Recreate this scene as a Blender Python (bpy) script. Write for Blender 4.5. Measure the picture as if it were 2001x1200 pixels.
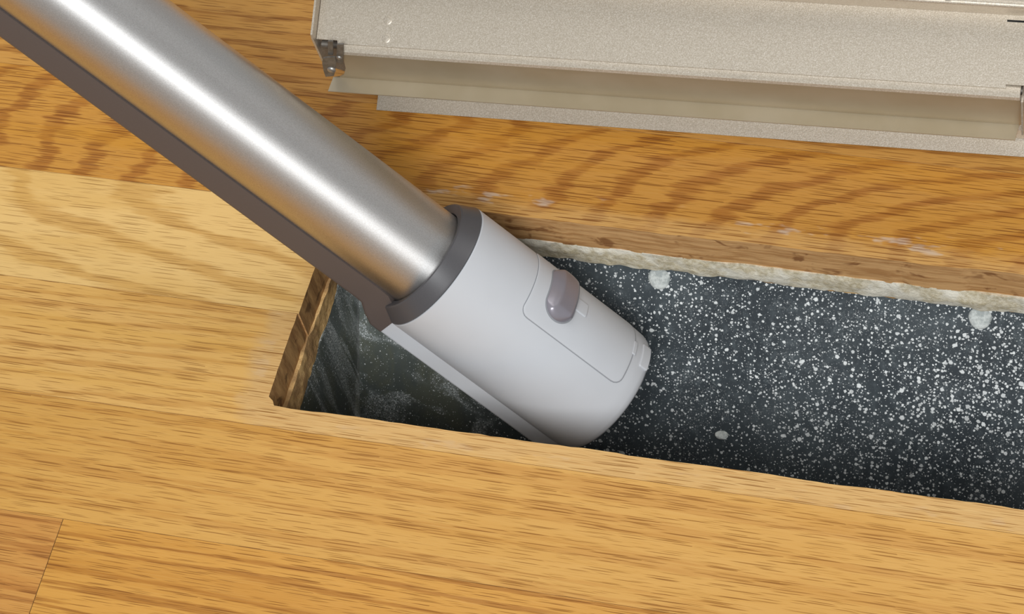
import bpy, bmesh, math, random
from mathutils import Vector, Matrix, noise as mn

S = 0.001                      # the scene is laid out in millimetres
random.seed(7)
for o in list(bpy.data.objects):
    bpy.data.objects.remove(o)
sc = bpy.context.scene
col = sc.collection

# ------------------------------------------------------------------ camera
cam = bpy.data.objects.new('camera', bpy.data.cameras.new('camera'))
col.objects.link(cam)
cam.data.lens = 100.68
cam.data.sensor_width = 36.0
cam.data.sensor_fit = 'HORIZONTAL'
cam.data.clip_start = 0.02
_r = Vector((0.9557, 0.2412, -0.1685)).normalized()
_f = Vector((-0.2677, 0.4755, -0.8380)).normalized()
_u = _r.cross(_f).normalized()
cam.matrix_world = Matrix(((_r.x, _u.x, -_f.x, 500.44 * S),
                           (_r.y, _u.y, -_f.y, -459.58 * S),
                           (_r.z, _u.z, -_f.z, 1041.15 * S),
                           (0, 0, 0, 1)))
sc.camera = cam

# ------------------------------------------------------------------ world and lights
w = bpy.data.worlds.new('room_light')
sc.world = w
w.use_nodes = True
w.node_tree.nodes['Background'].inputs[0].default_value = (0.95, 0.98, 1.0, 1)
w.node_tree.nodes['Background'].inputs[1].default_value = 0.37


def area(name, loc, target, size, power, color):
    l = bpy.data.lights.new(name, 'AREA')
    l.shape = 'RECTANGLE'
    l.size, l.size_y = size
    l.energy = power
    l.color = color
    o = bpy.data.objects.new(name, l)
    col.objects.link(o)
    o.location = Vector(loc)
    o.rotation_euler = (Vector(target) - Vector(loc)).to_track_quat('-Z', 'Y').to_euler()
    return o


area('window_light', (0.95, -2.45, 3.00), (0.16, 0.13, 0), (1.8, 1.6), 116, (0.95, 0.98, 1.0))
area('overhead_fill', (0.1, 1.3, 2.6), (0.16, 0.13, 0), (2.0, 1.4), 17, (1.0, 0.98, 0.95))  # added soft fill from overhead, no actual lamp known there

vs = sc.view_settings
vs.view_transform = 'Standard'
vs.look = 'None'
vs.exposure = 0.0
vs.gamma = 1.0
vs.use_curve_mapping = False


# ------------------------------------------------------------------ node helpers
class NT:
    def __init__(self, name):
        self.m = bpy.data.materials.new(name)
        self.m.use_nodes = True
        self.t = self.m.node_tree
        self.b = self.t.nodes['Principled BSDF']

    def n(self, kind, **kw):
        x = self.t.nodes.new(kind)
        for k, v in kw.items():
            setattr(x, k, v)
        return x

    def put(self, sock, v):
        if isinstance(v, bpy.types.NodeSocket):
            self.t.links.new(v, sock)
        elif isinstance(v, (tuple, list)) and len(v) == 3 and sock.type == 'RGBA':
            sock.default_value = (*v, 1)
        else:
            sock.default_value = v

    def math(self, op, a, b=0.0, c=0.0, clamp=False):
        x = self.n('ShaderNodeMath', operation=op, use_clamp=clamp)
        for i, v in enumerate((a, b, c)):
            self.put(x.inputs[i], v)
        return x.outputs[0]

    def add(self, a, b): return self.math('ADD', a, b)
    def sub(self, a, b): return self.math('SUBTRACT', a, b)
    def mul(self, a, b): return self.math('MULTIPLY', a, b)

    def smooth(self, v, lo, hi, a=0.0, b=1.0):
        x = self.n('ShaderNodeMapRange', interpolation_type='SMOOTHSTEP')
        for i, q in enumerate((v, lo, hi, a, b)):
            self.put(x.inputs[i], q)
        return x.outputs[0]

    def mix(self, f, a, b, blend='MIX'):
        x = self.n('ShaderNodeMix', data_type='RGBA', blend_type=blend)
        self.put(x.inputs[0], f)
        self.put(x.inputs[6], a)
        self.put(x.inputs[7], b)
        return x.outputs[2]

    def comb(self, x, y, z):
        c = self.n('ShaderNodeCombineXYZ')
        for i, v in enumerate((x, y, z)):
            self.put(c.inputs[i], v)
        return c.outputs[0]

    def noise(self, vec, scale, detail=2.0, rough=0.5, dist=0.0):
        x = self.n('ShaderNodeTexNoise')
        self.put(x.inputs['Vector'], vec)
        self.put(x.inputs['Scale'], scale)
        self.put(x.inputs['Detail'], detail)
        self.put(x.inputs['Roughness'], rough)
        self.put(x.inputs['Distortion'], dist)
        return x.outputs['Fac']

    def voro(self, vec, scale):
        x = self.n('ShaderNodeTexVoronoi', feature='F1')
        self.put(x.inputs['Vector'], vec)
        self.put(x.inputs['Scale'], scale)
        return x.outputs['Distance'], x.outputs['Color']

    def objxyz(self):
        c = self.n('ShaderNodeTexCoord').outputs['Object']
        v = self.n('ShaderNodeVectorMath', operation='SCALE')
        self.put(v.inputs[0], c)
        v.inputs['Scale'].default_value = 1000.0
        s = self.n('ShaderNodeSeparateXYZ')
        self.put(s.inputs[0], v.outputs[0])
        return v.outputs[0], s.outputs[0], s.outputs[1], s.outputs[2]

    def prop(self, name, vec=False):
        a = self.n('ShaderNodeAttribute', attribute_type='OBJECT', attribute_name=name)
        return a.outputs['Color'] if vec else a.outputs['Fac']

    def bump(self, h, strength, dist):
        x = self.n('ShaderNodeBump')
        self.put(x.inputs['Height'], h)
        self.put(x.inputs['Strength'], strength)
        self.put(x.inputs['Distance'], dist)
        self.put(self.b.inputs['Normal'], x.outputs[0])

    def set(self, **kw):
        names = {'color': 'Base Color', 'rough': 'Roughness', 'metal': 'Metallic', 'spec': 'Specular IOR Level',
                 'coat': 'Coat Weight', 'coat_rough': 'Coat Roughness', 'aniso': 'Anisotropic'}
        for k, v in kw.items():
            self.put(self.b.inputs[names[k]], v)
        return self.m


def srgb(r, g, b):
    def f(c):
        c /= 255.0
        return c / 12.92 if c <= 0.04045 else ((c + 0.055) / 1.055) ** 2.4
    return (f(r), f(g), f(b))


HX0, HX1, HY0, HY1 = 73.0, 425.0, 68.3, 177.5      # the opening in the floor
PW = 57.15                                         # plank width


# ------------------------------------------------------------------ materials
def make_oak():
    t = NT('oak_plank')
    P, x, y, z = t.objxyz()
    off = t.prop('grain_offset')
    y0, z0, slope, gap = t.prop('ring_y'), t.prop('ring_z'), t.prop('ring_slope'), t.prop('ring_gap')
    xs = t.add(x, off)
    warp = t.noise(t.comb(t.mul(xs, 0.011), t.mul(y, 0.035), off), 1.0, 3.0, 0.55)
    warp2 = t.noise(t.comb(t.mul(xs, 0.05), t.mul(y, 0.2), off), 1.0, 2.0, 0.6)
    zz = t.add(t.add(z0, t.mul(slope, xs)), t.mul(t.sub(warp, 0.5), t.prop('ring_warp')))
    zz = t.add(zz, t.mul(t.sub(warp2, 0.5), 3.2))
    dy = t.sub(y, y0)
    rad = t.math('SQRT', t.add(t.mul(dy, dy), t.mul(zz, zz)))
    lane = t.noise(t.comb(t.mul(xs, 0.0035), t.mul(y, 0.16), t.add(off, 5.0)), 1.0, 2.0, 0.6)
    rad = t.add(rad, t.mul(t.mul(t.sub(lane, 0.5), gap), t.prop('ring_lane')))
    fr = t.math('FRACT', t.math('DIVIDE', rad, gap))
    up = t.smooth(fr, 0.0, 0.4)
    dn = t.smooth(fr, 0.4, 0.8, 1.0, 0.0)
    band = t.mul(up, dn)
    # ragged band outline along the fibres
    rag = t.noise(t.comb(t.mul(xs, 0.09), t.mul(y, 1.2), off), 1.0, 2.0, 0.6)
    band = t.smooth(t.add(band, t.mul(t.sub(rag, 0.5), 0.75)), 0.35, 0.95)
    # pores: short dark dashes along the fibre
    def dashes(fx, fy, lo_, hi_, seed):
        wy = t.noise(t.comb(t.mul(xs, 0.02), t.mul(y, 0.1), seed), 1.0, 1.0, 0.5)
        cx_, cy_ = t.add(t.mul(xs, fx), seed), t.mul(t.add(y, t.mul(wy, 1.5)), fy)
        v = t.n('ShaderNodeTexVoronoi', feature='F1', voronoi_dimensions='2D')
        t.put(v.inputs['Vector'], t.comb(cx_, cy_, 0.0))
        v.inputs['Scale'].default_value = 1.0
        v.inputs['Randomness'].default_value = 0.9
        q = t.n('ShaderNodeSeparateColor')
        t.put(q.inputs[0], v.outputs['Color'])
        ps = t.n('ShaderNodeSeparateXYZ')
        t.put(ps.inputs[0], v.outputs['Position'])
        ddx = t.math('DIVIDE', t.sub(cx_, ps.outputs[0]), lo_)
        ddy = t.math('DIVIDE', t.sub(cy_, ps.outputs[1]), hi_)
        dd = t.math('SQRT', t.add(t.mul(ddx, ddx), t.mul(ddy, ddy)))
        size = t.mul(t.add(t.add(0.25, t.mul(band, 0.25)), t.mul(q.outputs[0], 0.75)), t.prop('pore_size'))
        return t.mul(t.smooth(t.sub(size, dd), -0.12, 0.3), t.add(0.5, t.mul(q.outputs[1], 0.5)))
    p1 = dashes(0.036, 0.52, 0.36, 0.14, 3.0)
    p2 = dashes(0.050, 0.72, 0.36, 0.135, 17.0)
    p3 = t.mul(dashes(0.040, 1.3, 0.40, 0.14, 41.0), 0.4)
    pore = t.math('MAXIMUM', t.math('MAXIMUM', p1, p2), p3)
    fib = t.noise(t.comb(t.mul(xs, 0.03), t.mul(y, 3.5), off), 1.0, 3.0, 0.6)
    broad = t.noise(t.comb(t.mul(xs, 0.008), t.mul(y, 0.07), t.add(off, 9.0)), 1.0, 2.0, 0.5)
    base = t.prop('tint', True)
    dark = t.prop('tint_dark', True)
    c = t.mix(t.mul(band, t.prop('band_amount')), base, dark)
    c = t.mix(t.smooth(broad, 0.42, 0.72, 0.0, 0.55), c, t.prop('tint_streak', True))
    c = t.mix(t.smooth(fib, 0.5, 0.8, 0.0, 0.2), c, dark)
    c = t.mix(t.smooth(fib, 0.5, 0.25, 0.0, 0.22), c, srgb(232, 192, 128))
    # worn, unfinished wood around the opening
    dx = t.math('MAXIMUM', t.math('MAXIMUM', t.sub(HX0, x), t.sub(x, HX1)), 0.0)
    dyy = t.math('MAXIMUM', t.math('MAXIMUM', t.sub(HY0, y), t.sub(y, HY1)), 0.0)
    d = t.math('SQRT', t.add(t.mul(dx, dx), t.mul(dyy, dyy)))
    wn = t.noise(t.comb(t.mul(x, 0.045), t.mul(y, 0.14), 3.0), 1.0, 3.0, 0.6)
    reach = t.mul(t.prop('wear'), t.add(0.25, t.mul(wn, 1.5)))
    worn = t.smooth(t.sub(reach, d), -4.0, 5.0)
    rawc = t.mix(t.smooth(fib, 0.35, 0.7), srgb(222, 182, 122), srgb(206, 158, 98))
    c = t.mix(t.mul(worn, t.prop('wear_amount')), c, rawc)
    # chalky scuffs where the finish was scraped
    sn = t.noise(t.comb(t.mul(x, 0.04), t.mul(y, 0.11), 11.0), 1.0, 3.0, 0.65)
    zone = t.mul(t.smooth(d, 4.0, 6.0), t.smooth(d, 17.0, 9.0))
    scuff = t.mul(t.smooth(sn, 0.57, 0.66), zone)
    c = t.mix(t.mul(scuff, t.mul(t.prop('scuff'), 0.6)), c, srgb(214, 196, 178))
    c = t.mix(t.mul(pore, t.mul(0.95, t.prop('pore_amount'))), c, t.mix(0.7, dark, srgb(110, 64, 26)))
    t.bump(t.sub(1.0, pore), 0.25, 0.0002)
    rough = t.add(0.33, t.add(t.mul(pore, 0.25), t.mul(worn, 0.25)))
    hs = t.n('ShaderNodeHueSaturation')
    hs.inputs['Saturation'].default_value = 1.01
    t.put(hs.inputs['Color'], c)
    return t.set(color=hs.outputs[0], rough=rough, spec=0.22)


def make_cut(name, c1, c2, c3, stretch):
    t = NT(name)
    P, x, y, z = t.objxyz()
    a = t.noise(t.comb(t.mul(x, stretch[0]), t.mul(y, stretch[1]), t.mul(z, stretch[2])), 1.0, 4.0, 0.65)
    b = t.noise(t.comb(t.mul(x, 0.07), t.mul(y, 0.1), t.mul(z, 0.12)), 1.0, 3.0, 0.6, 0.5)
    c = t.mix(t.smooth(a, 0.35, 0.68), c1, c2)
    c = t.mix(t.smooth(b, 0.56, 0.68, 0.0, 0.85), c, c3)
    t.bump(a, 0.6, 0.0006)
    return t.set(color=c, rough=0.8, spec=0.25)


def make_plaster(name, c1, c2, c3):
    t = NT(name)
    P, x, y, z = t.objxyz()
    a = t.noise(P, 0.35, 5.0, 0.7)
    b = t.noise(P, 0.045, 3.0, 0.6)
    c = t.mix(t.smooth(a, 0.38, 0.62), c1, c2)
    c = t.mix(t.smooth(b, 0.47, 0.6, 0.0, 0.8), c, c3)
    t.bump(a, 0.8, 0.0012)
    return t.set(color=c, rough=0.9, spec=0.2)


def make_duct():
    t = NT('dusty_galvanized_steel')
    P, x, y, z = t.objxyz()
    x = t.add(x, 249.0)
    big = t.noise(P, 0.012, 4.0, 0.6)
    spang = t.noise(t.comb(t.mul(x, 0.3), t.mul(y, 0.3), t.mul(z, 0.07)), 1.0, 4.0, 0.6)
    c = t.mix(t.smooth(big, 0.35, 0.65), srgb(58, 65, 70), srgb(84, 92, 96))
    c = t.mix(t.smooth(spang, 0.45, 0.75, 0.0, 0.4), c, srgb(110, 119, 123))
    left = t.smooth(x, 175.0, 120.0)
    olive = t.noise(P, 0.03, 4.0, 0.65, 1.0)
    c = t.mix(t.mul(t.smooth(olive, 0.45, 0.62, 0.0, 0.7), left), c, srgb(98, 97, 76))
    c = t.mix(t.mul(left, 0.5), c, srgb(108, 114, 104))  # left end lightened in colour to offset weak light under the wand
    dens = t.noise(P, 0.02, 3.0, 0.6)
    dens2 = t.noise(P, 0.06, 2.0, 0.5)
    k = t.add(t.add(t.mul(t.sub(dens, 0.5), 0.9), t.smooth(x, 150.0, 420.0, -0.12, 0.28)), t.mul(t.sub(dens2, 0.5), 0.6))
    tot = None
    for scale, base, spread, off in ((0.42, 0.105, 0.25, 0.0), (0.27, 0.03, 0.26, 40.0), (0.15, -0.09, 0.28, 90.0), (0.75, 0.13, 0.28, 70.0)):
        v = t.n('ShaderNodeVectorMath', operation='ADD')
        t.put(v.inputs[0], P)
        v.inputs[1].default_value = (off, off * 0.7, off * 1.3)
        wob = t.n('ShaderNodeTexNoise')
        t.put(wob.inputs['Vector'], P)
        wob.inputs['Scale'].default_value = 1.3
        vv = t.n('ShaderNodeVectorMath', operation='MULTIPLY_ADD')
        t.put(vv.inputs[0], wob.outputs['Color'])
        vv.inputs[1].default_value = (0.9, 0.9, 0.9)
        t.put(vv.inputs[2], v.outputs[0])
        d, cc = t.voro(vv.outputs[0], scale)
        sp = t.n('ShaderNodeSeparateColor')
        t.put(sp.inputs[0], cc)
        r = t.add(t.add(base, t.mul(k, 0.2)), t.mul(t.mul(sp.outputs[0], sp.outputs[0]), spread))
        r = t.mul(r, t.sub(1.0, t.mul(left, 0.45)))
        s = t.smooth(t.sub(r, d), -0.02, 0.05)
        s = t.mul(s, t.add(0.65, t.mul(sp.outputs[1], 0.35)))
        tot = s if tot is None else t.math('MAXIMUM', tot, s)
    v = t.n('ShaderNodeTexVoronoi', feature='F1')
    t.put(v.inputs['Vector'], P)
    v.inputs['Scale'].default_value = 1.15
    q = t.n('ShaderNodeSeparateColor')
    t.put(q.inputs[0], v.outputs['Color'])
    st0 = t.noise(t.comb(t.mul(x, 0.05), t.mul(y, 0.09), t.mul(z, 0.012)), 1.0, 3.0, 0.55, 0.8)
    fs = t.smooth(t.sub(t.add(t.mul(q.outputs[0], 0.3), t.smooth(st0, 0.35, 0.65, -0.1, 0.2)), v.outputs['Distance']), 0.0, 0.06)
    tot = t.math('MAXIMUM', tot, t.mul(fs, t.add(t.mul(left, 0.55), 0.12)))
    # wiped dust streaks running down the near end wall
    st = t.noise(t.comb(t.mul(x, 0.05), t.mul(y, 0.09), t.mul(z, 0.012)), 1.0, 3.0, 0.55, 0.8)
    fine = t.noise(P, 1.6, 2.0, 0.6)
    streak = t.mul(t.mul(t.smooth(st, 0.45, 0.62), left), t.smooth(fine, 0.35, 0.6))
    c = t.mix(t.mul(streak, 0.8), c, srgb(176, 182, 182))
    veil = t.mul(t.smooth(dens, 0.5, 0.75), t.smooth(fine, 0.42, 0.7))
    c = t.mix(t.mul(veil, 0.22), c, srgb(168, 174, 176))
    c = t.mix(tot, c, srgb(240, 243, 242))
    metal = t.mul(t.sub(1.0, t.math('MAXIMUM', tot, veil)), 0.12)
    t.bump(tot, 0.5, 0.0004)
    return t.set(color=c, rough=t.add(0.45, t.mul(tot, 0.4)), metal=metal, spec=0.35)


def make_paint():
    t = NT('champagne_metallic_paint')
    P, x, y, z = t.objxyz()
    g = t.noise(P, 1.6, 2.0, 0.7)
    g2 = t.noise(P, 3.2, 1.0, 0.5)
    sm = t.noise(P, 0.025, 3.0, 0.6)
    c = t.mix(t.smooth(g, 0.35, 0.68), srgb(182, 170, 152), srgb(204, 193, 177))
    c = t.mix(t.smooth(g2, 0.66, 0.74, 0.0, 0.7), c, srgb(246, 240, 230))
    gr = t.mul(t.smooth(sm, 0.6, 0.72), t.smooth(t.noise(P, 0.5, 3.0, 0.7), 0.45, 0.65))
    c = t.mix(t.mul(gr, 0.25), c, srgb(110, 100, 88))
    t.bump(g, 0.14, 0.0003)
    return t.set(color=c, rough=0.4, metal=0.5, spec=0.5)


def plain(name, c, rough, metal=0.0, spec=0.5, speck=0.0, scale=1.0, c2=None):
    t = NT(name)
    P, x, y, z = t.objxyz()
    g = t.noise(P, scale, 3.0, 0.6)
    k = t.smooth(g, 0.35, 0.7)
    cc = t.mix(k, c, c2 if c2 else tuple(min(1, q * 1.06) for q in c))
    if speck:
        t.bump(g, speck, 0.0002)
    return t.set(color=cc, rough=t.add(rough, t.mul(k, 0.04)), metal=metal, spec=spec)


def make_aluminium():
    t = NT('satin_aluminium')
    P, x, y, z = t.objxyz()
    g = t.noise(P, 2.2, 2.0, 0.6)
    l = t.noise(t.comb(x, y, t.mul(z, 0.03)), 0.8, 2.0, 0.6)
    sc_ = t.noise(t.comb(t.mul(x, 1.5), t.mul(y, 1.5), t.mul(z, 0.25)), 1.0, 2.0, 0.5)
    c = t.mix(t.smooth(g, 0.3, 0.7), srgb(206, 203, 200), srgb(222, 220, 218))
    c = t.mix(t.smooth(sc_, 0.74, 0.78, 0.0, 0.5), c, srgb(150, 148, 148))
    t.bump(g, 0.06, 0.0002)
    tg = t.n('ShaderNodeTangent', direction_type='RADIAL', axis='Z')
    t.put(t.b.inputs['Tangent'], tg.outputs[0])
    t.b.inputs['Anisotropic Rotation'].default_value = 0.25
    return t.set(color=c, rough=t.add(0.39, t.mul(l, 0.06)), metal=1.0, aniso=0.66)


def make_seam():
    t = NT('dusty_plank_arris')
    P, x, y, z = t.objxyz()
    a = t.noise(t.comb(t.mul(x, 0.02), t.mul(y, 0.05), 4.0), 1.0, 3.0, 0.6)
    b = t.noise(P, 0.9, 2.0, 0.6)
    k = t.mul(t.smooth(a, 0.5, 0.62), t.smooth(b, 0.35, 0.55))
    return t.set(color=t.mix(k, srgb(176, 118, 54), srgb(234, 216, 184)), rough=0.6, spec=0.3)


M = {
    'seam': make_seam(),
    'oak': make_oak(),
    'cut_side': make_cut('sawn_oak_edge', srgb(212, 166, 112), srgb(176, 128, 78), srgb(132, 86, 48), (0.03, 1.0, 0.6)),
    'cut_end': make_cut('sawn_oak_end_grain', srgb(186, 144, 92), srgb(148, 108, 66), srgb(108, 78, 48), (0.8, 0.25, 0.06)),
    'ply': make_plaster('subfloor_board', srgb(238, 198, 136), srgb(216, 174, 114), srgb(160, 124, 84)),
    'plaster': make_plaster('dried_plaster', srgb(230, 220, 196), srgb(202, 189, 158), srgb(246, 241, 226)),
    'duct': make_duct(),
    'nail': make_plaster('plaster_crusted_steel', srgb(222, 226, 222), srgb(176, 182, 180), srgb(236, 240, 236)),
    'paint': make_paint(),
    'smooth_paint': plain('smooth_taupe_paint', srgb(180, 166, 140), 0.42, 0.4, scale=0.03, c2=srgb(188, 175, 151)),
    'dark_metal': plain('dull_grey_steel', srgb(112, 106, 98), 0.45, 0.5, c2=srgb(132, 126, 118), scale=0.4),
    'rivet': plain('bright_rivet', srgb(168, 164, 158), 0.35, 0.7),
    'black': plain('black_slot_shade', srgb(18, 17, 16), 0.8),
    'alu': make_aluminium(),
    'channel': plain('taupe_plastic', srgb(88, 78, 74), 0.42, scale=2.0, speck=0.05),
    'collar': plain('charcoal_plastic', srgb(78, 76, 78), 0.34, scale=2.0, speck=0.04),
    'head': plain('pale_grey_plastic', srgb(196, 198, 202), 0.4, scale=0.02),
    'groove_shade': plain('groove_shade_grey', srgb(146, 148, 152), 0.7),
    'button': plain('silver_lilac_plastic', srgb(150, 145, 153), 0.28, 0.4, scale=0.05),
    'inside': plain('nozzle_inside', srgb(44, 44, 46), 0.7),
}


# ------------------------------------------------------------------ mesh helpers
def link(name, me, parent=None, mats=()):
    for m in mats:
        me.materials.append(m)
    o = bpy.data.objects.new(name, me)
    col.objects.link(o)
    if parent:
        o.parent = parent
    return o


def tag(o, label, cat=None, kind=None, group=None):
    o['label'] = label
    if cat:
        o['category'] = cat
    if kind:
        o['kind'] = kind
    if group:
        o['group'] = group
    return o


def finish(bm, name, smooth=None):
    bmesh.ops.recalc_face_normals(bm, faces=bm.faces)
    me = bpy.data.meshes.new(name)
    bm.to_mesh(me)
    bm.free()
    if smooth is not None:
        me.polygons.foreach_set('use_smooth', [True] * len(me.polygons))
        me.set_sharp_from_angle(angle=math.radians(smooth))
    me.update()
    return me


def strip_mesh(name, prof, l0, l1, frame, thick, smooth=None, steps=1, ends=None):
    """A bent sheet: profile points (a, b) swept along the length axis, with thickness."""
    O, L, A, B = frame
    bm = bmesh.new()
    n = len(prof)
    off = []
    for i in range(n):
        p = Vector(prof[max(i - 1, 0)])
        q = Vector(prof[min(i + 1, n - 1)])
        d = (q - p).normalized()
        off.append((prof[i][0] + d.y * thick, prof[i][1] - d.x * thick))
    loop = list(prof) + off[::-1]
    rings = []
    for k in range(steps + 1):
        l = l0 + (l1 - l0) * k / steps
        ring = []
        for j, (a, b) in enumerate(loop):
            ll = l
            if ends:
                i = j if j < n else 2 * n - 1 - j
                e0, e1 = ends[i]
                ll = l + (e0 if k == 0 else (e1 if k == steps else 0))
            ring.append(bm.verts.new((O + L * ll + A * a + B * b) * S))
        rings.append(ring)
    m = len(loop)
    for k in range(steps):
        for j in range(m):
            bm.faces.new((rings[k][j], rings[k][(j + 1) % m], rings[k + 1][(j + 1) % m], rings[k + 1][j]))
    for ring in (rings[0], rings[-1]):
        for i in range(n - 1):
            bm.faces.new((ring[i], ring[i + 1], ring[m - 2 - i], ring[m - 1 - i]))
    return finish(bm, name, smooth)


def prism(name, pts, vec, smooth=None, bevel=0.0):
    """Closed outline of 3D points (mm) pushed along vec (mm)."""
    bm = bmesh.new()
    v = [bm.verts.new(Vector(p) * S) for p in pts]
    f = bm.faces.new(v)
    r = bmesh.ops.extrude_face_region(bm, geom=[f])
    bmesh.ops.translate(bm, vec=Vector(vec) * S, verts=[e for e in r['geom'] if isinstance(e, bmesh.types.BMVert)])
    if bevel:
        bmesh.ops.bevel(bm, geom=list(bm.edges), offset=bevel * S, segments=2, affect='EDGES')
    return finish(bm, name, smooth)


# ------------------------------------------------------------------ the floor
def jag(a, b, step, amp, seed, axis):
    """Points from a to b with a rough, sawn wobble (both ends kept)."""
    a, b = Vector(a), Vector(b)
    n = max(2, int((b - a).length / step))
    out = []
    for i in range(n + 1):
        p = a.lerp(b, i / n)
        k = 0.0 if i in (0, n) else 1.0
        w_ = mn.noise(Vector((p.x * 0.03 + seed, p.y * 0.03, 0))) * amp + mn.noise(Vector((p.x * 0.25 + seed, p.y * 0.25, 5))) * amp * 0.5
        if axis == 'y':
            p.y += w_ * k
        else:
            p.x += w_ * k
        out.append((p.x, p.y))
    return out


def plank_mesh(outline, thick=19.0):
    bm = bmesh.new()
    top = [bm.verts.new((x * S, y * S, 0)) for x, y in outline]
    f = bm.faces.new(top)
    if f.normal.z < 0:
        f.normal_flip()
    n = len(top)
    lip = []
    bot = []
    cx = sum(p[0] for p in outline) / n
    # eased arris then a slightly uneven sawn side
    inset = bmesh.ops.inset_region(bm, faces=[f], thickness=0.28 * S, depth=0)
    for fc in inset['faces']:
        fc.material_index = 3
    for v in top:
        v.co.z = -0.22 * S
    for x, y in outline:
        cut = HX0 - 3 < x < HX1 + 3 and HY0 - 3 < y < HY1 + 3
        jx = (mn.noise(Vector((x * 0.2, y * 0.2, 9))) * 0.7) if cut else 0
        bot.append(bm.verts.new(((x + jx) * S, (y + jx * 0.6) * S, -thick * S)))
    bm.verts.ensure_lookup_table()
    for i in range(n):
        j = (i + 1) % n
        fc = bm.faces.new((top[i], top[j], bot[j], bot[i]))
        d = (abs(outline[j][0] - outline[i][0]), abs(outline[j][1] - outline[i][1]))
        fc.material_index = 1 if d[0] > d[1] else 2
    bm.faces.new(bot)
    return finish(bm, 'plank')


floor = bpy.data.objects.new('floor', None)

SEAM = 0.1


def rect(x0, x1, k):
    return [(x0, k * PW + SEAM), (x1, k * PW + SEAM), (x1, (k + 1) * PW - SEAM), (x0, (k + 1) * PW - SEAM)]


DEF = dict(tint=srgb(214, 160, 84), tint_dark=srgb(170, 104, 40), tint_streak=srgb(196, 138, 62),
           ring_y=20.0, ring_z=30.0, ring_slope=0.06, ring_gap=7.0, ring_warp=34.0, ring_lane=1.4, band_amount=0.5, wear=0.0, wear_amount=0.9, scuff=0.0, pore_amount=0.92, pore_size=1.0)
planks = []


def add_plank(outline, **kw):
    planks.append((outline, {**DEF, **kw}))


XL, XR = -620.0, 1100.0
# planks cut by the opening
rC = 1 * PW
add_plank([(XL, rC + SEAM), (XR, rC + SEAM), (XR, 2 * PW - SEAM), (HX1, 2 * PW - SEAM)]
          + jag((HX1, 2 * PW - SEAM), (HX1, HY0), 8, 0.5, 3, 'x')[1:]
          + jag((HX1, HY0), (79.0, HY0 - 0.6), 5, 0.75, 11, 'y')[1:]
          + [(76.2, HY0 - 0.5), (75.0, 70.0), (72.6, 71.8)]
          + jag((72.4, 72.8), (73.2, 2 * PW - SEAM), 4, 0.5, 5, 'x')[1:]
          + [(XL, 2 * PW - SEAM)],
          tint=srgb(227, 178, 104), tint_dark=srgb(190, 130, 58), tint_streak=srgb(224, 172, 88), ring_y=-30, ring_z=60, ring_slope=-0.09,
          ring_gap=6.5, band_amount=0.45, ring_warp=16.0, grain_offset=40.0, wear=13.0, wear_amount=0.9, scuff=0.25)
add_plank([(XL, 2 * PW + SEAM)] + jag((73.9, 2 * PW + SEAM), (75.4, 3 * PW - SEAM), 4, 0.6, 17, 'x') + [(XL, 3 * PW - SEAM)],
          tint=srgb(236, 194, 124), tint_dark=srgb(198, 144, 66), tint_streak=srgb(220, 172, 94), ring_y=178, ring_z=46, ring_slope=-0.24,
          ring_gap=14.0, ring_warp=22.0, ring_lane=0.6, band_amount=0.55, grain_offset=11.0, wear=2.5, wear_amount=0.5, pore_amount=0.75)
add_plank([(HX1, 2 * PW + SEAM), (XR, 2 * PW + SEAM), (XR, 3 * PW - SEAM), (HX1, 3 * PW - SEAM)], grain_offset=205.0)
add_plank([(XL, 3 * PW + SEAM), (75.6, 3 * PW + SEAM), (75.6, HY1 - 0.4)]
          + jag((77.0, HY1), (HX1, HY1 + 0.4), 5, 0.9, 23, 'y')[1:]
          + [(HX1, 3 * PW + SEAM), (XR, 3 * PW + SEAM), (XR, 4 * PW - SEAM), (XL, 4 * PW - SEAM)],
          tint=srgb(206, 146, 66), tint_dark=srgb(156, 88, 30), tint_streak=srgb(206, 142, 44), ring_y=176, ring_z=158, ring_slope=-0.3,
          ring_gap=8.0, ring_warp=12.0, ring_lane=0.5, pore_size=1.25, band_amount=0.55, grain_offset=60.0, wear=8.0, wear_amount=0.55, scuff=1.0)
# whole planks: (row, x joints)
rows = {
    -6: [-150], -5: [560], -4: [-300], -3: [480], -2: [-210],
    -1: [0.0], 0: [620], 4: [-260], 5: [520], 6: [-180], 7: [610], 8: [-330], 9: [700], 10: [-200], 11: [480],
}
looks = {
    (-1, 0): dict(tint=srgb(206, 148, 78), tint_dark=srgb(156, 94, 40), tint_streak=srgb(194, 130, 64), ring_y=-140, ring_z=40, ring_slope=0.02, ring_gap=7, ring_lane=2.2, band_amount=0.5, grain_offset=17.0),
    (-1, 1): dict(tint=srgb(214, 156, 76), tint_dark=srgb(158, 96, 34), tint_streak=srgb(190, 128, 52), ring_y=-150, ring_z=30, ring_slope=0.03, ring_gap=8.0, ring_lane=2.2, band_amount=0.6, grain_offset=130.0),
    (0, 0): dict(tint=srgb(216, 164, 88), tint_dark=srgb(186, 124, 54), tint_streak=srgb(208, 152, 72), ring_y=-60, ring_z=24, ring_slope=0.05, ring_gap=14.0, ring_lane=1.6, band_amount=0.38, grain_offset=90.0),
    (4, 1): dict(tint=srgb(208, 152, 78), tint_dark=srgb(150, 92, 36), tint_streak=srgb(184, 122, 50), ring_y=330, ring_z=34, ring_slope=0.05, ring_gap=8, ring_lane=2.2, band_amount=0.6, grain_offset=33.0),
    (5, 0): dict(tint=srgb(198, 140, 66), tint_dark=srgb(146, 88, 32), tint_streak=srgb(176, 116, 46), ring_y=380, ring_z=30, ring_slope=0.05, ring_gap=8.0, ring_lane=2.2, band_amount=0.6, grain_offset=77.0),
}
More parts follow.
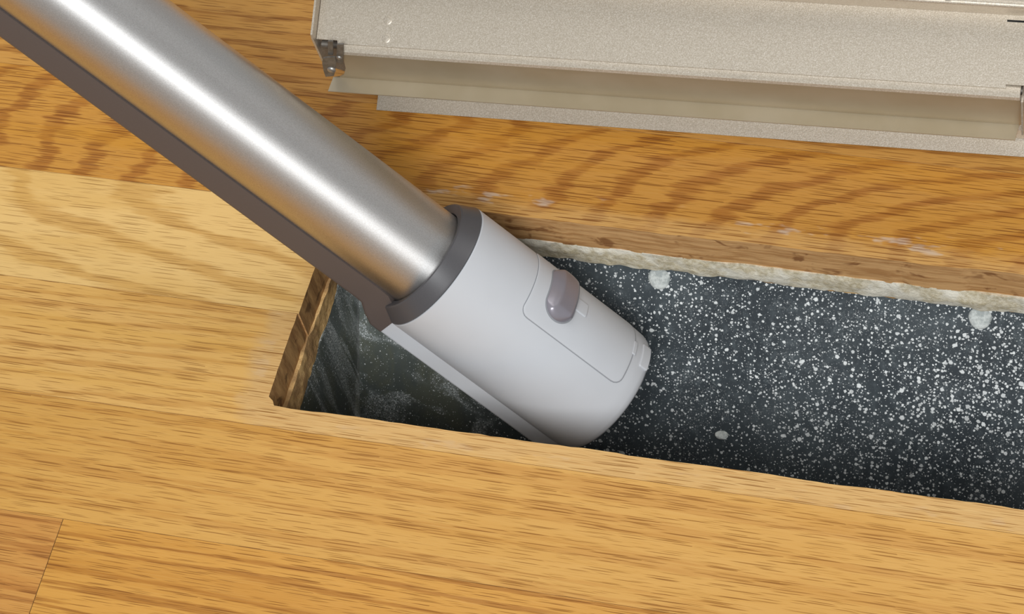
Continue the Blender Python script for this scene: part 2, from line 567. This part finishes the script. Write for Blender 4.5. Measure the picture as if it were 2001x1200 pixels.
for k, js in rows.items():
    xs = [XL] + js + [XR]
    for i in range(len(xs) - 1):
        kw = looks.get((k, i))
        if kw is None:
            g = random.uniform(0.92, 1.05)
            kw = dict(tint=tuple(c * g for c in DEF['tint']), ring_y=k * PW + random.uniform(-60, 90), ring_z=random.uniform(15, 45),
                      ring_slope=random.uniform(-0.08, 0.12), ring_gap=random.uniform(5, 9), grain_offset=random.uniform(0, 900))
        add_plank(rect(xs[i] + (0.15 if i else 0), xs[i + 1] - (0.15 if i < len(xs) - 2 else 0), k), **kw)

col.objects.link(floor)
tag(floor, 'golden oak strip floor with a rectangular register opening', kind='structure')
for outline, pr in planks:
    o = link('plank', plank_mesh(outline), floor, (M['oak'], M['cut_side'], M['cut_end'], M['seam']))
    for k, v in pr.items():
        o[k] = list(v) if isinstance(v, tuple) else float(v)

# subfloor boards around the opening
SB, ST = -33.0, -19.05


def rough_board(x0, x1, y0, y1, side, seed):
    """A subfloor board whose edge towards the opening is broken and uneven."""
    bm = bmesh.new()
    nl = int(max(x1 - x0, y1 - y0) / 4) if side else 1
    nz = 6
    corners = {'far': ((x0, y0), (x1, y0), (x1, y1), (x0, y1)), 'near': ((x1, y1), (x0, y1), (x0, y0), (x1, y0)),
               'left': ((x1, y1), (x1, y0), (x0, y0), (x0, y1)), 'right': ((x0, y0), (x0, y1), (x1, y1), (x1, y0))}[side]
    a, b, c, d = [Vector((p[0], p[1], 0)) for p in corners]
    inward = (a - d).normalized()
    grid = []
    for i in range(nl + 1):
        p = a.lerp(b, i / nl)
        rowv = []
        for j in range(nz + 1):
            z = ST + (SB - ST) * j / nz
            am = mn.noise(Vector((p.x * 0.05 + seed, p.y * 0.05, z * 0.08))) * 1.3 + mn.noise(Vector((p.x * 0.22 + seed, p.y * 0.22, z * 0.3))) * 0.7
            q = p + inward * am
            rowv.append(bm.verts.new((q.x * S, q.y * S, z * S)))
        grid.append(rowv)
    for i in range(nl):
        for j in range(nz):
            bm.faces.new((grid[i][j], grid[i + 1][j], grid[i + 1][j + 1], grid[i][j + 1]))
    t = [bm.verts.new((p.x * S, p.y * S, z * S)) for z in (ST, SB) for p in (c, d)]
    bm.faces.new([g[0] for g in grid] + [t[0], t[1]])
    bm.faces.new([g[-1] for g in grid] + [t[2], t[3]])
    bm.faces.new((t[0], t[1], t[3], t[2]))
    bm.faces.new([grid[0][j] for j in range(nz + 1)] + [t[3], t[1]])
    bm.faces.new([grid[-1][j] for j in range(nz + 1)] + [t[2], t[0]])
    return finish(bm, 'subfloor_board', 40)


link('subfloor_board', rough_board(XL, XR, HY1 + 1.5, 680, 'far', 1), floor, (M['ply'],))
link('subfloor_board', rough_board(XL, XR, -340, HY0 - 0.5, 'near', 2), floor, (M['ply'],))
link('subfloor_board', rough_board(XL, 75.0, HY0 - 0.2, HY1 + 1.2, 'left', 3), floor, (M['ply'],))
link('subfloor_board', rough_board(HX1 + 1, XR, HY0 - 0.2, HY1 + 1.2, 'right', 4), floor, (M['ply'],))


def bead_mesh():
    """Lumpy plaster squeezed out between the plank and the duct along the far edge."""
    bm = bmesh.new()
    n, m = 150, 8
    grid = []
    for i in range(n + 1):
        x = 150 + (HX1 - 2 - 150) * i / n
        fade = min(1.0, i / 6.0, (n - i) / 4.0)
        g = []
        for j in range(m + 1):
            f = j / m
            z = -18.2 - f * 14.0
            am = 1.7 - 0.7 * f + 1.2 * math.sin(math.pi * f) + mn.noise(Vector((x * 0.045, z * 0.1, 3))) * 1.1 + mn.noise(Vector((x * 0.2, z * 0.3, 8))) * 0.9 \
                + mn.noise(Vector((x * 0.6, z * 0.6, 12))) * 0.4
            z -= mn.noise(Vector((x * 0.06, 0, 31))) * 1.6 * f
            g.append(bm.verts.new((x * S, (HY1 + 1.6 - am * fade) * S, z * S)))
        grid.append(g)
    back = [[bm.verts.new((v[0].co.x, (HY1 + 2.4) * S, v[q].co.z)) for q in (0, m)] for v in grid]
    for i in range(n):
        for j in range(m):
            bm.faces.new((grid[i][j], grid[i][j + 1], grid[i + 1][j + 1], grid[i + 1][j]))
        bm.faces.new((grid[i][0], grid[i + 1][0], back[i + 1][0], back[i][0]))
        bm.faces.new((grid[i][m], back[i][1], back[i + 1][1], grid[i + 1][m]))
        bm.faces.new((back[i][0], back[i + 1][0], back[i + 1][1], back[i][1]))
    for i in (0, n):
        bm.faces.new(grid[i] + [back[i][1], back[i][0]])
    return finish(bm, 'plaster_bead', 50)


bead = link('plaster_bead', bead_mesh(), floor, (M['plaster'],))
bead['label'] = 'crumbling cream plaster squeezed out under the plank edge'

# ------------------------------------------------------------------ duct below the opening
duct = bpy.data.objects.new('floor_duct', None)
col.objects.link(duct)
duct.location = (249 * S, 123 * S, -178 * S)
tag(duct, 'galvanized sheet metal duct under the floor opening, spattered with white plaster', 'duct')
DX0, DX1, DY0, DY1, DB = 75.0, 426.0, 67.0, 180.0, -172.0
NAILS = ((218.7, 176.5, -37.5), (362.4, 176.5, -37.5))
CRUMB = (250.9, 131.4, -92.6)


def sheet(name, rows_, smooth=40, thick=0.7):
    """Grid of points (mm, world) turned into a thin sheet, in the duct's own space."""
    bm = bmesh.new()
    c = duct.location
    g = [[bm.verts.new(Vector(p) * S - c) for p in r] for r in rows_]
    for i in range(len(g) - 1):
        for j in range(len(g[0]) - 1):
            bm.faces.new((g[i][j], g[i][j + 1], g[i + 1][j + 1], g[i + 1][j]))
    bmesh.ops.recalc_face_normals(bm, faces=bm.faces)
    bmesh.ops.solidify(bm, geom=list(bm.faces), thickness=thick * S)
    return link(name, finish(bm, name, smooth), duct, (M['duct'],))


def wall_path(r, bottom_len):
    """(inset, z) path down a wall, a fillet, then the bottom."""
    pts = [(0, -33.2), (0, -60), (0, -90), (0, DB + r)]
    for i in range(1, 9):
        a = i / 8 * math.pi / 2
        pts.append((r * (1 - math.cos(a)), DB + r - r * math.sin(a)))
    pts.append((bottom_len, DB))
    return pts


def buckle(x, y, z):
    return mn.noise(Vector((x * 0.012, y * 0.02, z * 0.015))) * 1.2


RAMP = 1.28                                       # drop per mm of the sloping far wall


def ramp_z(y):
    return -33.0 - (DY1 - y) * RAMP


fr = []
rpath = [(DY1, -32.6), (DY1 - 0.4, -33.6)] + [(DY1 - 6 * k, ramp_z(DY1 - 6 * k)) for k in range(1, 12)]
rpath += [(111.0, -124.0), (108.5, -132.0), (107.0, -142.0), (106.5, DB)]
for i in range(61):
    x = DX0 + 1 + (DX1 - DX0 - 2) * i / 60
    fr.append([(x, y, z + (0 if j < 2 else buckle(x, y, z))) for j, (y, z) in enumerate(rpath)])
sheet('side_wall', fr)
fr = []
for i in range(21):
    x = DX0 + 1 + (DX1 - DX0 - 2) * i / 20
    fr.append([(x, DY0 + q, z) for q, z in wall_path(12, 30)])
sheet('side_wall', fr)
le = []
for i in range(25):
    y = DY0 + 1 + (DY1 - DY0 - 2) * i / 24
    rag_ = mn.noise(Vector((y * 0.11, 2, 0))) * 1.6
    pts = wall_path(58, 80)
    le.append([(DX0 - 0.9 + q + mn.noise(Vector((y * 0.045, z * 0.008, 7))) * min(3.2, (-33 - z) * 0.06), y, z + (rag_ if j == 0 else 0)) for j, (q, z) in enumerate(pts)])
sheet('end_wall', le)
le = []
for i in range(9):
    y = DY0 + 1 + (DY1 - DY0 - 2) * i / 8
    le.append([(DX1 - q, y, z) for q, z in wall_path(40, 60)])
sheet('end_wall', le)
sheet('bottom', [[(DX0 + 60 + (DX1 - DX0 - 100) * i / 10, DY0 + 8 + (107 - DY0 - 8) * j / 4, DB - 0.4) for j in range(5)] for i in range(11)])


def dome(name, r, h, seg=18, rings=4):
    bm = bmesh.new()
    prev = None
    for k in range(rings):
        a = k / rings * math.pi / 2
        rr, zz = r * math.cos(a) ** 0.6, h * math.sin(a)
        ring = [bm.verts.new((rr * math.cos(q) * S * (1 + 0.05 * math.sin(3 * q)), rr * math.sin(q) * S, zz * S)) for q in [i / seg * 2 * math.pi for i in range(seg)]]
        if prev:
            for i in range(seg):
                bm.faces.new((prev[i], prev[(i + 1) % seg], ring[(i + 1) % seg], ring[i]))
        else:
            bm.faces.new(ring)
        prev = ring
    t = bm.verts.new((0, 0, h * S))
    for i in range(seg):
        bm.faces.new((prev[i], prev[(i + 1) % seg], t))
    return finish(bm, name, 50)


nm = dome('nail_head', 5.2, 1.7)
rn = Vector((0, -RAMP, 1)).normalized()
for (x, y, z) in NAILS:
    o = link('nail_head', nm, duct, () if nm.materials else (M['nail'],))
    o.location = (Vector((x, y, z)) - rn * 0.2) * S - duct.location
    o.rotation_euler = rn.to_track_quat('Z', 'Y').to_euler()

# plaster crumb lying on the duct bottom
bm = bmesh.new()
bmesh.ops.create_icosphere(bm, subdivisions=2, radius=2.2 * S)
for v in bm.verts:
    v.co = Vector((v.co.x * 1.5, v.co.y, v.co.z * 0.7)) * (1 + 0.25 * mn.noise(v.co * 900))
crumb = link('plaster_crumb', finish(bm, 'plaster_crumb', 30), None, (M['nail'],))
crumb.location = Vector(CRUMB) * S
tag(crumb, 'small white plaster crumb lying on the dark sloping duct wall', 'debris')

# ------------------------------------------------------------------ vacuum wand
P0 = Vector((131.2076, 136.4788, 23.2702))
AX = Vector((0.686217, -0.123298, -0.716871)).normalized()
UN = (Vector((0, 0, 1)) - AX * AX.z).normalized()
VN = UN.cross(AX)
ROLL = math.radians(23)
U = (UN * math.cos(ROLL) + VN * math.sin(ROLL)).normalized()
V = U.cross(AX).normalized()
END = 105.0
wand = bpy.data.objects.new('vacuum_wand', None)
col.objects.link(wand)
wand.matrix_world = Matrix(((V.x, U.x, AX.x, (P0.x + AX.x * END) * S),
                            (V.y, U.y, AX.y, (P0.y + AX.y * END) * S),
                            (V.z, U.z, AX.z, (P0.z + AX.z * END) * S), (0, 0, 0, 1)))
tag(wand, 'silver vacuum cleaner wand with a pale grey nozzle pushed into the floor opening', 'vacuum wand')


def outline(R, wd, r1, c, n=72):
    """Round top joined to a square keel below: (x across, y up)."""
    g = math.asin(min(0.999, wd / R))
    pts = []
    for i in range(n + 1):
        a = -(math.pi - g) + 2 * (math.pi - g) * i / n
        pts.append((R * math.sin(a), R * math.cos(a)))
    r0 = R * math.cos(g)
    k = 6
    lowy = -max(r1, r0 + 0.05)
    c = min(c, (-r0 - lowy) * 0.9, wd * 0.9)
    right = [(wd - c + c * math.cos(q), lowy + c - c * math.sin(q)) for q in [i / k * math.pi / 2 for i in range(k + 1)]]
    left = [(-x, y) for x, y in right[::-1]]
    return pts + right + left


def loft(name, rings, mat, parent, cap0=False, cap1=False, smooth=32):
    bm = bmesh.new()
    vs_ = [[bm.verts.new((x * S, y * S, (s - END) * S)) for x, y in pts] for s, pts in rings]
    n = len(vs_[0])
    for a, b in zip(vs_[:-1], vs_[1:]):
        for i in range(n):
            bm.faces.new((a[i], a[(i + 1) % n], b[(i + 1) % n], b[i]))
    if cap0:
        bm.faces.new(vs_[0])
    if cap1:
        bm.faces.new(vs_[-1])
    return link(name, finish(bm, name, smooth), parent, (mat,))


def circ(R, n=96):
    return [(R * math.sin(2 * math.pi * i / n), R * math.cos(2 * math.pi * i / n)) for i in range(n)]


TUBE = -640.0
KW, KR, TR, HR = 19.0, 33.4, 22.3, 30.9
loft('metal_tube', [(TUBE, circ(TR - 1.2)), (TUBE, circ(TR - 0.2)), (TUBE + 0.5, circ(TR)), (-200, circ(TR)), (4, circ(TR)), (4, circ(TR - 1.2)), (TUBE, circ(TR - 1.2))], M['alu'], wand)


def keel(wd, top, bot, c):
    k = 5
    r = [(wd, top)] + [(wd - c + c * math.cos(q), -bot + c - c * math.sin(q)) for q in [i / k * math.pi / 2 for i in range(k + 1)]]
    return r + [(-x, y) for x, y in r[::-1]]


loft('cord_channel', [(TUBE, keel(18.9, -13.3, 26.3, 2.5)), (-14, keel(18.9, -13.0, 26.3, 2.5)), (-10, keel(19.0, -13, 26.9, 3)), (-5, keel(19.3, -13, 30.4, 2.5)),
                      (0.5, keel(19.5, -16, 33.3, 2.2)), (6.0, keel(19.5, -16, KR + 0.1, 2.2))], M['channel'], wand, True, True)
loft('collar', [(0.4, outline(22.6, 17, 24, 2)), (-1.2, outline(23.0, 17, 24, 2)), (-2.3, outline(26.5, 18, 28, 2)), (-1.9, outline(27.2, 18.2, 29, 2)), (4.6, outline(30.3, 19, 32.6, 2)),
                (5.5, outline(30.85, KW, KR - 0.2, 2)), (5.8, outline(30.5, KW, KR - 0.5, 2)), (5.8, outline(22.6, 17, 24, 2)), (0.4, outline(22.6, 17, 24, 2))], M['collar'], wand, smooth=14)
BODY = [(6.1, 24), (6.1, 30.5), (6.5, 30.9), (60, 30.9), (98, 30.85), (102.5, 30.6), (104.6, 30.0), (105.8, 28.8), (106.2, 27.4), (106.0, 25.4), (105, 24.4), (80, 23.5)]
body = loft('nozzle_body', [(s_, outline(r_, KW * min(1, r_ / 30.5), r_ + 2.5 * min(1, max(0, r_ - 24) / 5), 2 if r_ > 28 else 1.5)) for s_, r_ in BODY], M['head'], wand, smooth=34)
loft('nozzle_liner', [(104.0, circ(23.4)), (70.0, circ(22.0))], M['inside'], wand, False, True)


def patch(name, s0, s1, half, cr, base, hfun, mat, parent, power=2.0, ns=28, nt=24, phi0=0.0, depth=0.5):
    """A rounded plate lying on the nozzle: s along it, half-width in mm round it."""
    bm = bmesh.new()
    top = []
    for i in range(ns + 1):
        q = 0.5 - 0.5 * math.cos(math.pi * i / ns)
        s = s0 + (s1 - s0) * q
        e = min(s - s0, s1 - s)
        hw = half
        if e < cr:
            hw = half - cr + cr * math.sqrt(max(0.0, 1 - (1 - e / cr) ** power)) if cr < half + 1e-6 else half
        row = []
        for j in range(nt + 1):
            f = math.sin(math.pi / 2 * (2 * j / nt - 1))
            tt = f * max(hw, 0.02)
            row.append((s, tt, min(e, hw - abs(tt))))
        top.append(row)
    g = []
    for row in top:
        r_ = []
        for s, tt, ed in row:
            rr = base + hfun(s, tt, max(ed, 0))
            a = phi0 + tt / HR
            r_.append(bm.verts.new((rr * math.sin(a) * S, rr * math.cos(a) * S, (s - END) * S)))
        g.append(r_)
    for i in range(ns):
        for j in range(nt):
            bm.faces.new((g[i][j], g[i + 1][j], g[i + 1][j + 1], g[i][j + 1]))
    rim = [g[0][j] for j in range(nt + 1)] + [g[i][nt] for i in range(1, ns + 1)] + [g[ns][j] for j in range(nt - 1, -1, -1)] + [g[i][0] for i in range(ns - 1, 0, -1)]
    low = []
    for v in rim:
        d = Vector((v.co.x, v.co.y, 0)).normalized()
        low.append(bm.verts.new(v.co - d * depth * S))
    for i in range(len(rim)):
        j = (i + 1) % len(rim)
        bm.faces.new((rim[i], rim[j], low[j], low[i]))
    return link(name, finish(bm, name, 40), parent, (mat,))


def edge_round(h, r):
    def f(s, tt, e):
        k = min(1.0, e / r)
        return h * math.sqrt(max(0.0, 1 - (1 - k) ** 2))
    return f


patch('panel_groove_shade', 38.1, 95.7, 21.2, 4.4, HR + 0.06, lambda s, t_, e: 0, M['groove_shade'], body)  # uncut: a darker plate paints the shade of the groove round the panel
panel = patch('release_panel', 38.5, 95.3, 20.8, 4.0, HR + 0.02, edge_round(0.28, 0.5), M['head'], body)
patch('button_slot_shade', 45.8, 61.4, 15.0, 7.7, HR + 0.38, lambda s, t_, e: 0, M['groove_shade'], body)  # flat darker plate, its colour standing for shade in the button recess


def button_h(s, tt, e):
    k = min(1.0, e / 2.6)
    side = min(1.0, (0.25 + (s - 46.4) / 6.5), (0.35 + (tt + 14.2) / 7.0))
    return 3.2 * math.sqrt(max(0.0, 1 - (1 - k) ** 2)) * side


patch('release_button', 46.4, 60.8, 14.2, 7.1, HR + 0.3, button_h, M['button'], body, ns=36, nt=36)
patch('embossed_tab', 60.6, 67.4, 3.9, 1.0, HR + 0.25, edge_round(0.45, 0.6), M['head'], body)
patch('end_clip', 100.0, 104.8, 7.0, 0.9, HR - 0.35, edge_round(0.75, 0.5), M['head'], body, depth=1.5)
patch('panel_notch', 94.6, 96.6, 4.0, 0.6, HR + 0.1, edge_round(0.5, 0.4), M['head'], body)

# ------------------------------------------------------------------ floor register lying beyond the opening
O = Vector((79.464, 224.389, 0.0))
L = Vector((0.99911, 0.04211, 0))
A = Vector((-0.04211, 0.99911, 0))
B = Vector((0, 0, 1))
FR = (O, L, A, B)
reg = bpy.data.objects.new('floor_register', None)
col.objects.link(reg)
tag(reg, 'champagne metal floor register lying on its side beyond the opening, damper facing it', 'floor register')
BETA = math.radians(25)
EY, EZ = math.cos(BETA), math.sin(BETA)
NY, NZ = -EZ, EY
near = (-24.4, 85.6)
top = (2.8, 98.3)
PT = M['paint']
X0, X1 = -3.0, 300.0


def reg_part(name, me, mat=None, parent=None):
    return link(name, me, parent or reg, (mat or PT,))


def rp(l, a, b):
    return O + L * l + A * a + B * b


def panel_outline():
    """Upper long side of the box in (length, depth) with the notched near corners and the lever slot left out."""
    return [(X0 + 0.2, 1.4), (6.6, 1.4), (6.9, 0.0), (290.5, 0.0), (290.5, 1.6), (X1 - 0.2, 1.6), (X1 - 0.2, 30.0), (X0 + 0.2, 30.0)]


def on_panel(l, q, h=0.0):
    return rp(l, near[0] + EY * q + NY * h, near[1] + EZ * q + NZ * h)


reg_part('upper_side', prism('upper_side', [on_panel(l, q) for l, q in panel_outline()], (L.cross(A) * 0 + A * (-NY * 0.9) + B * (-NZ * 0.9))))
low0 = (0.4, 0.9)
low1 = (0.4 + EY * 43.5, 0.9 + EZ * 43.5)
reg_part('lower_side', strip_mesh('lower_side', [(0.2, 0.7), (0.6 + EY * 4, 0.9 + EZ * 4), low1], 0.0, X1 + 10, FR, 0.8, 30))
# end plates with a chamfered near corner
pl = [(-24.8, 91.4), (-25.3, 88.3), (-23.9, 71.2), (-22.5, 66.0), (12.0, 8.0), (low1[0], low1[1]), (0.6, 103.6)]
for l in (X0 - 0.9, X1 + 0.6):
    reg_part('end_plate', prism('end_plate', [rp(l, a, b) for a, b in pl], L * 0.9))
# upper damper blade: strip, hollow wall, lip
blade = [(-20.0, 87.0 - 2.6), (-24.5, 84.7), (-27.2, 83.5), (-27.4, 82.9), (-26.3, 81.0), (-24.6, 74.0), (-22.8, 66.0), (-20.9, 58.5), (-20.0, 55.0), (-20.2, 54.0), (-27.3, 53.0)]
ends = [(12.6, -2)] * 5 + [(11.5, -2), (10.0, -2), (7.0, -2), (4, -2), (1, -3.6), (0, -4.6)]
bl = reg_part('damper_blade', strip_mesh('damper_blade', blade, -4.2, 298.5, FR, 0.6, 28, 24, ends))
bl.data.materials.append(M['smooth_paint'])
for f_ in bl.data.polygons:
    if f_.center.z < 82.0 * S:
        f_.material_index = 1
# lower damper blade folded inside the box
reg_part('damper_blade', strip_mesh('damper_blade', [(6, 6), (2, 18), (6, 26), (16, 38)], 2.0, 296.0, FR, 0.6, 40))
reg_part('valve_rod', strip_mesh('valve_rod', [(-21 + 1.6 * math.cos(i / 8 * math.tau), 80 + 1.6 * math.sin(i / 8 * math.tau)) for i in range(9)], -2, 299, FR, 0.4, 60), M['dark_metal'])
# pivot bracket with two rivets at the left end, one bracket at the right
def front(name, pts, a, thick=0.8, mat='dark_metal', bevel=0.12):
    return reg_part(name, prism(name, [rp(l + 0.6, a - 1.8, b + 2.3) for l, b in pts], A * thick, None, bevel), M[mat])


front('pivot_bracket', [(0.1, 79.3), (2.2, 80.2), (5.9, 80.8), (5.6, 77.0), (4.3, 73.2), (3.2, 69.6), (2.0, 66.4), (-2.0, 65.4), (-1.9, 70.0), (-1.2, 75.6)], -28.0)
front('link_arm', [(2.0, 79.6), (4.4, 79.9), (6.7, 90.0), (4.3, 89.8)], -26.4)
front('link_arm', [(5.0, 74.3), (7.6, 74.8), (9.4, 81.0), (11.2, 88.6), (8.2, 88.4), (6.0, 80.0)], -26.6)
br = [(-28.2, 82.0), (-30.5, 62.0), (-25.8, 60.6), (-20.0, 82.0)]
reg_part('pivot_bracket', prism('pivot_bracket', [rp(297.0, a, b) for a, b in br], L * 0.9))
rm = dome('rivet', 1.9, 1.0, 14, 3)
for l, a, b, sc_ in ((2.7, -29.8, 73.5, 1.05), (7.5, -28.4, 80.9, 0.65)):
    o = link('rivet', rm, reg, () if rm.materials else (M['rivet'],))
    o.location = rp(l, a, b) * S
    o.scale = (sc_,) * 3
    o.rotation_euler = (-A).to_track_quat('Z', 'Y').to_euler()
# faceplate standing at the back: rim, frame and grille slats
fy, fz = top


def fp(l, h, d=0.0):
    return rp(l, fy + NY * h + EY * d, fz + NZ * h + EZ * d)


FT, FB = 14.0, -107.5
fl0, fl1 = X0 - 13, X1 + 13
face = reg_part('faceplate', prism('faceplate', [fp(fl0, FT), fp(fl1, FT), fp(fl1, FB), fp(fl0, FB), fp(fl0, -84), fp(X0 + 8, -84), fp(X1 - 8, -84), fp(X1 - 8, -6), fp(X0 + 8, -6), fp(X0 + 8, -84), fp(fl0, -84)],
                                   A * EY * 1.4 + B * EZ * 1.4)) if False else None
bm = bmesh.new()
fw_ = [(fl0, fl1, FT, -6), (fl0, fl1, -84, FB), (fl0, X0 + 8, -6, -84), (X1 - 8, fl1, -6, -84)]
for l0, l1, h0, h1 in fw_:
    vv = [bm.verts.new(fp(l, h, d) * S) for d in (0, 1.4) for l, h in ((l0, h0), (l1, h0), (l1, h1), (l0, h1))]
    bm.faces.new(vv[:4])
    bm.faces.new(vv[4:])
    for i in range(4):
        bm.faces.new((vv[i], vv[(i + 1) % 4], vv[4 + (i + 1) % 4], vv[4 + i]))
face = reg_part('faceplate', finish(bm, 'faceplate'))
reg_part('face_rim', strip_mesh('face_rim', [(fy + NY * h + EY * d, fz + NZ * h + EZ * d) for h, d in ((FT, 0), (FT + 0.8, 0.5), (FT + 1.0, 2.0), (FT - 0.6, 4.0))], fl0, fl1, FR, 0.8, 60), None, face)
sl = prism('grille_slat', [fp(X0 + 10, -6), fp(X0 + 14, -6), fp(X0 + 14, -84), fp(X0 + 10, -84)], A * EY * 1.3 + B * EZ * 1.3)
for i in range(22):
    o = link('grille_slat', sl, face, () if sl.materials else (PT,))
    o.location = L * (i * 13.1 * S)
# small burrs left on the rim by the punched grille
bu = prism('burr', [fp(0, FT + 0.5, 1), fp(2.2, FT + 1.5, 1), fp(4.4, FT + 0.5, 1)], A * 1.5)
for i in range(5):
    o = link('burr', bu, face, () if bu.materials else (PT,))
    o.location = L * ((205 + i * 14.6) * S)
# black sheet laid on the upper side, painting the dark inside the lever slot
reg_part('lever_slot_shade', prism('lever_slot_shade', [on_panel(l, q, 0.12) for l, q in ((288.5, 27.2), (X1 - 1, 27.2), (X1 - 1, 28.0), (288.5, 28.0))], A * 0.02), M['black'])
# punched dimples in the upper side
dm = dome('dimple', 2.0, 0.16, 14, 3)
for l, q in ((28.0, 11.5), (28.2, 3.6)):
    o = link('dimple', dm, reg, () if dm.materials else (PT,))
    o.location = on_panel(l, q, -0.02) * S
    o.rotation_euler = (A * NY + B * NZ).to_track_quat('Z', 'Y').to_euler()
